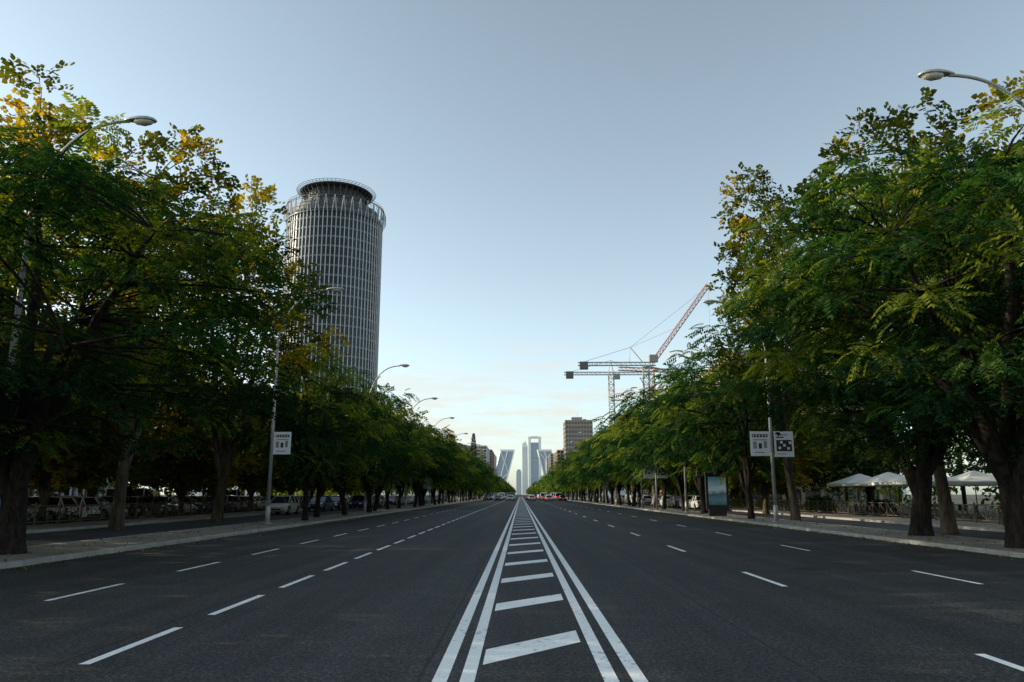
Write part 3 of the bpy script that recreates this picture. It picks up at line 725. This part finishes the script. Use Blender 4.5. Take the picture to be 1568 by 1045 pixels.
# ------------------------------------------------------------------ cars
def car_parts(kind):
    if kind=='van':
        L,W,Hb,Ht=4.9,.95,1.15,2.1
        body=[(-L/2,.82,.35,.9,1.1),(-L/2+.1,.93,.25,1.0,1.18),(0,.95,.22,1.05,1.2),(1.3,.95,.22,1.05,1.18),(2.1,.9,.24,.9,1.02),(L/2,.8,.35,.75,.85)]
        cab=[(-L/2+.05,.86,1.1,.84,1.95),(-L/2+.3,.9,1.15,.84,2.1),(.9,.9,1.15,.82,2.1),(1.3,.9,1.15,.78,1.98),(2.0,.84,1.02,.8,1.06)]
    elif kind=='hatch':
        L=4.0
        body=[(-2.0,.72,.38,.7,.82),(-1.9,.84,.25,.82,.92),(-.9,.88,.2,.88,.96),(.7,.88,.2,.86,.95),(1.6,.85,.22,.75,.86),(1.92,.78,.28,.62,.72),(2.0,.66,.36,.55,.62)]
        cab=[(-1.92,.76,.84,.7,.9),(-1.6,.8,.92,.62,1.4),(-.6,.82,.95,.62,1.5),(.3,.82,.95,.6,1.44),(1.15,.76,.9,.72,.93)]
    else:
        L=4.5
        body=[(-2.25,.72,.38,.75,.86),(-2.15,.84,.25,.85,.94),(-1.2,.89,.2,.88,.96),(.7,.89,.2,.86,.94),(1.8,.86,.22,.74,.84),(2.15,.78,.28,.6,.7),(2.25,.66,.36,.52,.6)]
        cab=[(-1.75,.74,.9,.72,.95),(-1.05,.8,.94,.6,1.38),(-.2,.82,.95,.62,1.44),(.45,.82,.94,.6,1.4),(1.3,.76,.9,.72,.93)]
    b=MB()
    b.loft([[(x,-w*.92,zb),(x,w*.92,zb),(x,w,(zb+zm)/2),(x,w*.97,zm),(x,w*.8,zt),(x,0,zt+.02),(x,-w*.8,zt),(x,-w*.97,zm),(x,-w,(zb+zm)/2)] for x,w,zb,zm,zt in body],0)
    rings=[[(x,-wb,zb),(x,-wt,zt),(x,wt,zt),(x,wb,zb)] for x,wb,zb,wt,zt in cab]
    b.loft(rings,1)
    k=[c for c in cab if c[4]>1.3]
    b.loft([[(x,-wt-.01,zt-.05),(x,-wt*.9,zt+.035),(x,wt*.9,zt+.035),(x,wt+.01,zt-.05)] for x,wb,zb,wt,zt in k],0)
    for i,(x,wb,zb,wt,zt) in enumerate(cab):
        if 0<i<len(cab)-1:
            for s in (-1,1): b.tube([(x,s*(wb+.005),zb-.03),(x,s*(wt+.005),zt)],.035,4,0)
    for s in (-1,1):
        b.tube([(cab[-1][0],s*cab[-1][1],cab[-1][2]),(cab[-2][0],s*cab[-2][3],cab[-2][4])],.03,4,0); b.tube([(cab[0][0],s*cab[0][1],cab[0][2]),(cab[1][0],s*cab[1][3],cab[1][4])],.04,4,0)
        b.box(.75,.93,s*.93-.08,s*.93+.08,.95,1.08,0)
    bw=body[0][1]; fw=body[-1][1]; x0=body[0][0]; x1=body[-1][0]
    for s in (-1,1):
        b.box(x0-.02,x0+.14,s*bw*.86-.11,s*bw*.86+.11,body[0][3]-.06,body[0][4]+.04,3)
        b.box(x1-.16,x1+.01,s*fw*.86-.13,s*fw*.86+.13,body[-1][3]-.04,body[-1][4]+.05,4)
    b.box(x1-.05,x1+.02,-fw*.6,fw*.6,.38,.5,2); b.box(x0-.03,x0,-.26,.26,.55,.66,5); b.box(x0-.025,x0+.1,-bw*.9,bw*.9,.3,.44,2)
    Wd=body[2][1]
    for wx in (x0+.78,x1-.82):
        for s in (-1,1):
            b.tube([(wx,s*(Wd-.22),.34),(wx,s*(Wd+.003),.34)],.39,18,2)
            b.tube([(wx,s*(Wd-.2),.32),(wx,s*(Wd+.02),.32)],.32,18,2)
            b.tube([(wx,s*(Wd+.021),.32),(wx,s*(Wd+.03),.32)],.2,12,6)
    return b
CM={}
def car(x,y,z,rz,kind,col,name='parked_car'):
    lit=name=='car'; key=(kind,col,lit)
    if key not in CM:
        o=car_parts(kind).build(name,[CARC[col],M_carglass,M_tyre,M_tail if lit else M_tail0,M_headl,M_white,M_rim]); o.location=(x,y,z); o.rotation_euler[2]=rz; CM[key]=o.data
        return o
    return obj(name,CM[key],None,(x,y,z),rz)
rr=random.Random(12); cols=['white','silver','grey','black','blue','white','silver','white']
y=42
while y<130:
    if rr.random()<.9: car(-27.8+rr.uniform(-.2,.2),y,0,R(180)+rr.uniform(-.05,.05) if rr.random()<.5 else rr.uniform(-.05,.05),rr.choice(['hatch','sedan','sedan']),rr.choice(cols))
    y+=2.8
car(-31.5,84,0,R(20),'van','white','parked_van'); car(-32.5,66,0,R(5),'van','white','parked_van')
y=80
while y<170:
    car(19.6,y,.004,R(90),rr.choice(['hatch','sedan']),rr.choice(cols)); y+=6.2 if rr.random()<.7 else 12
y=64
while y<200:
    car(-19.4,y,.004,R(-90),rr.choice(['hatch','sedan']),rr.choice(cols)); y+=6.0 if rr.random()<.7 else 12
for x in (2.9,6.5,10.5):
    y=185+rr.uniform(0,12)
    for k in range(6):
        car(x+rr.uniform(-.3,.3),y,.004,R(90),rr.choice(['hatch','sedan','van','sedan']),rr.choice(['white','silver','grey','black','red','grey']),'car'); y+=rr.uniform(9,24)
for x in (-2.6,-5.8,-9.2):
    y=190+rr.uniform(0,20)
    for k in range(6):
        car(x+rr.uniform(-.3,.3),y,.004,R(-90),rr.choice(['hatch','sedan','van']),rr.choice(['white','white','silver','white','black']),'car'); y+=rr.uniform(10,26)

r=np.random.default_rng(99); n=3000
side=r.integers(0,4,n); X=np.choose(side,[r.uniform(-14.2,-11.4,n),XL+np.abs(r.normal(0,.35,n)),XR-np.abs(r.normal(0,.4,n)),r.uniform(12.9,15.7,n)]); Zz=np.choose(side,[.135,.012,.012,.135]).astype(float)
Y=r.uniform(8,75,n); p=np.stack([X,Y,Zz],1); th=r.uniform(0,6.28,n); L_=r.uniform(.05,.12,n)
a=np.stack([np.cos(th)*L_,np.sin(th)*L_,r.uniform(0,.03,n)],1); s=np.stack([-np.sin(th)*L_*.35,np.cos(th)*L_*.35,r.uniform(0,.03,n)],1)
V=np.stack([p,p+a*.5-s,p+a,p+a*.5+s],1).reshape(-1,3)
obj('fallen_leaves',build_quads('fallen_leaves',V,np.arange(n*4).reshape(-1,4),np.zeros(n),r.uniform(.4,1,n),[M_leafP]))

# ------------------------------------------------------------------ light
EL,AZ=R(17.5),R(84)   # azimuth to the left of +Y
S=Vector((-math.sin(AZ)*math.cos(EL),math.cos(AZ)*math.cos(EL),math.sin(EL)))
ld=bpy.data.lights.new('sun','SUN'); ld.energy=5.0; ld.angle=R(.5); ld.color=(1,.87,.62)
lo=bpy.data.objects.new('sun',ld); scene.collection.objects.link(lo); lo.rotation_euler=S.to_track_quat('Z','Y').to_euler(); lo.location=(-60,60,60)
w=bpy.data.worlds.new('World'); scene.world=w; w.use_nodes=True; nt=w.node_tree; bg=nt.nodes['Background']
sk=N(nt,'ShaderNodeTexSky',sky_type='NISHITA'); sk.sun_disc=False; sk.sun_elevation=EL; sk.sun_rotation=-AZ; sk.dust_density=1.6; sk.altitude=600; sk.air_density=1.0; sk.ozone_density=1.2
hs=N(nt,'ShaderNodeHueSaturation'); hs.inputs['Saturation'].default_value=.46; hs.inputs['Value'].default_value=1.40; nt.links.new(sk.outputs[0],hs.inputs['Color'])
gm=N(nt,'ShaderNodeGamma'); gm.inputs['Gamma'].default_value=1.2; nt.links.new(hs.outputs['Color'],gm.inputs['Color'])
sc_=mixc(nt,1,gm.outputs['Color'],(.83,.925,.91),'MULTIPLY')
tc=N(nt,'ShaderNodeTexCoord'); mp=N(nt,'ShaderNodeMapping'); mp.inputs['Scale'].default_value=(2.8,2.8,19); mp.inputs['Location'].default_value=(1.35,0,.6); nt.links.new(tc.outputs['Generated'],mp.inputs[0])
cn=noise(nt,2.1,7,mp.outputs[0],.6); cm=ramp(nt,cn,[(.43,0),(.56,1)])
sp=N(nt,'ShaderNodeSeparateXYZ'); nt.links.new(tc.outputs['Generated'],sp.inputs[0])
em=ramp(nt,sp.outputs['Z'],[(.02,.8),(.11,1),(.17,.5),(.21,0)])
mm=N(nt,'ShaderNodeMath',operation='MULTIPLY'); nt.links.new(cm,mm.inputs[0]); nt.links.new(em,mm.inputs[1])
m2=N(nt,'ShaderNodeMath',operation='MULTIPLY'); nt.links.new(mm.outputs[0],m2.inputs[0]); m2.inputs[1].default_value=.6
c=mixc(nt,m2.outputs[0],sc_,(6.2,5.75,5.1))
nt.links.new(c,bg.inputs['Color']); bg.inputs['Strength'].default_value=.14

cd=bpy.data.cameras.new('camera'); co=bpy.data.objects.new('camera',cd); scene.collection.objects.link(co)
cd.sensor_width=36; cd.lens=27.0; cd.clip_end=12000; cd.clip_start=.1
co.location=(0,0,1.6); co.rotation_euler=(R(90+11.3),0,R(.63)); scene.camera=co
scene.view_settings.view_transform='Standard'; scene.view_settings.look='None'; scene.view_settings.exposure=0
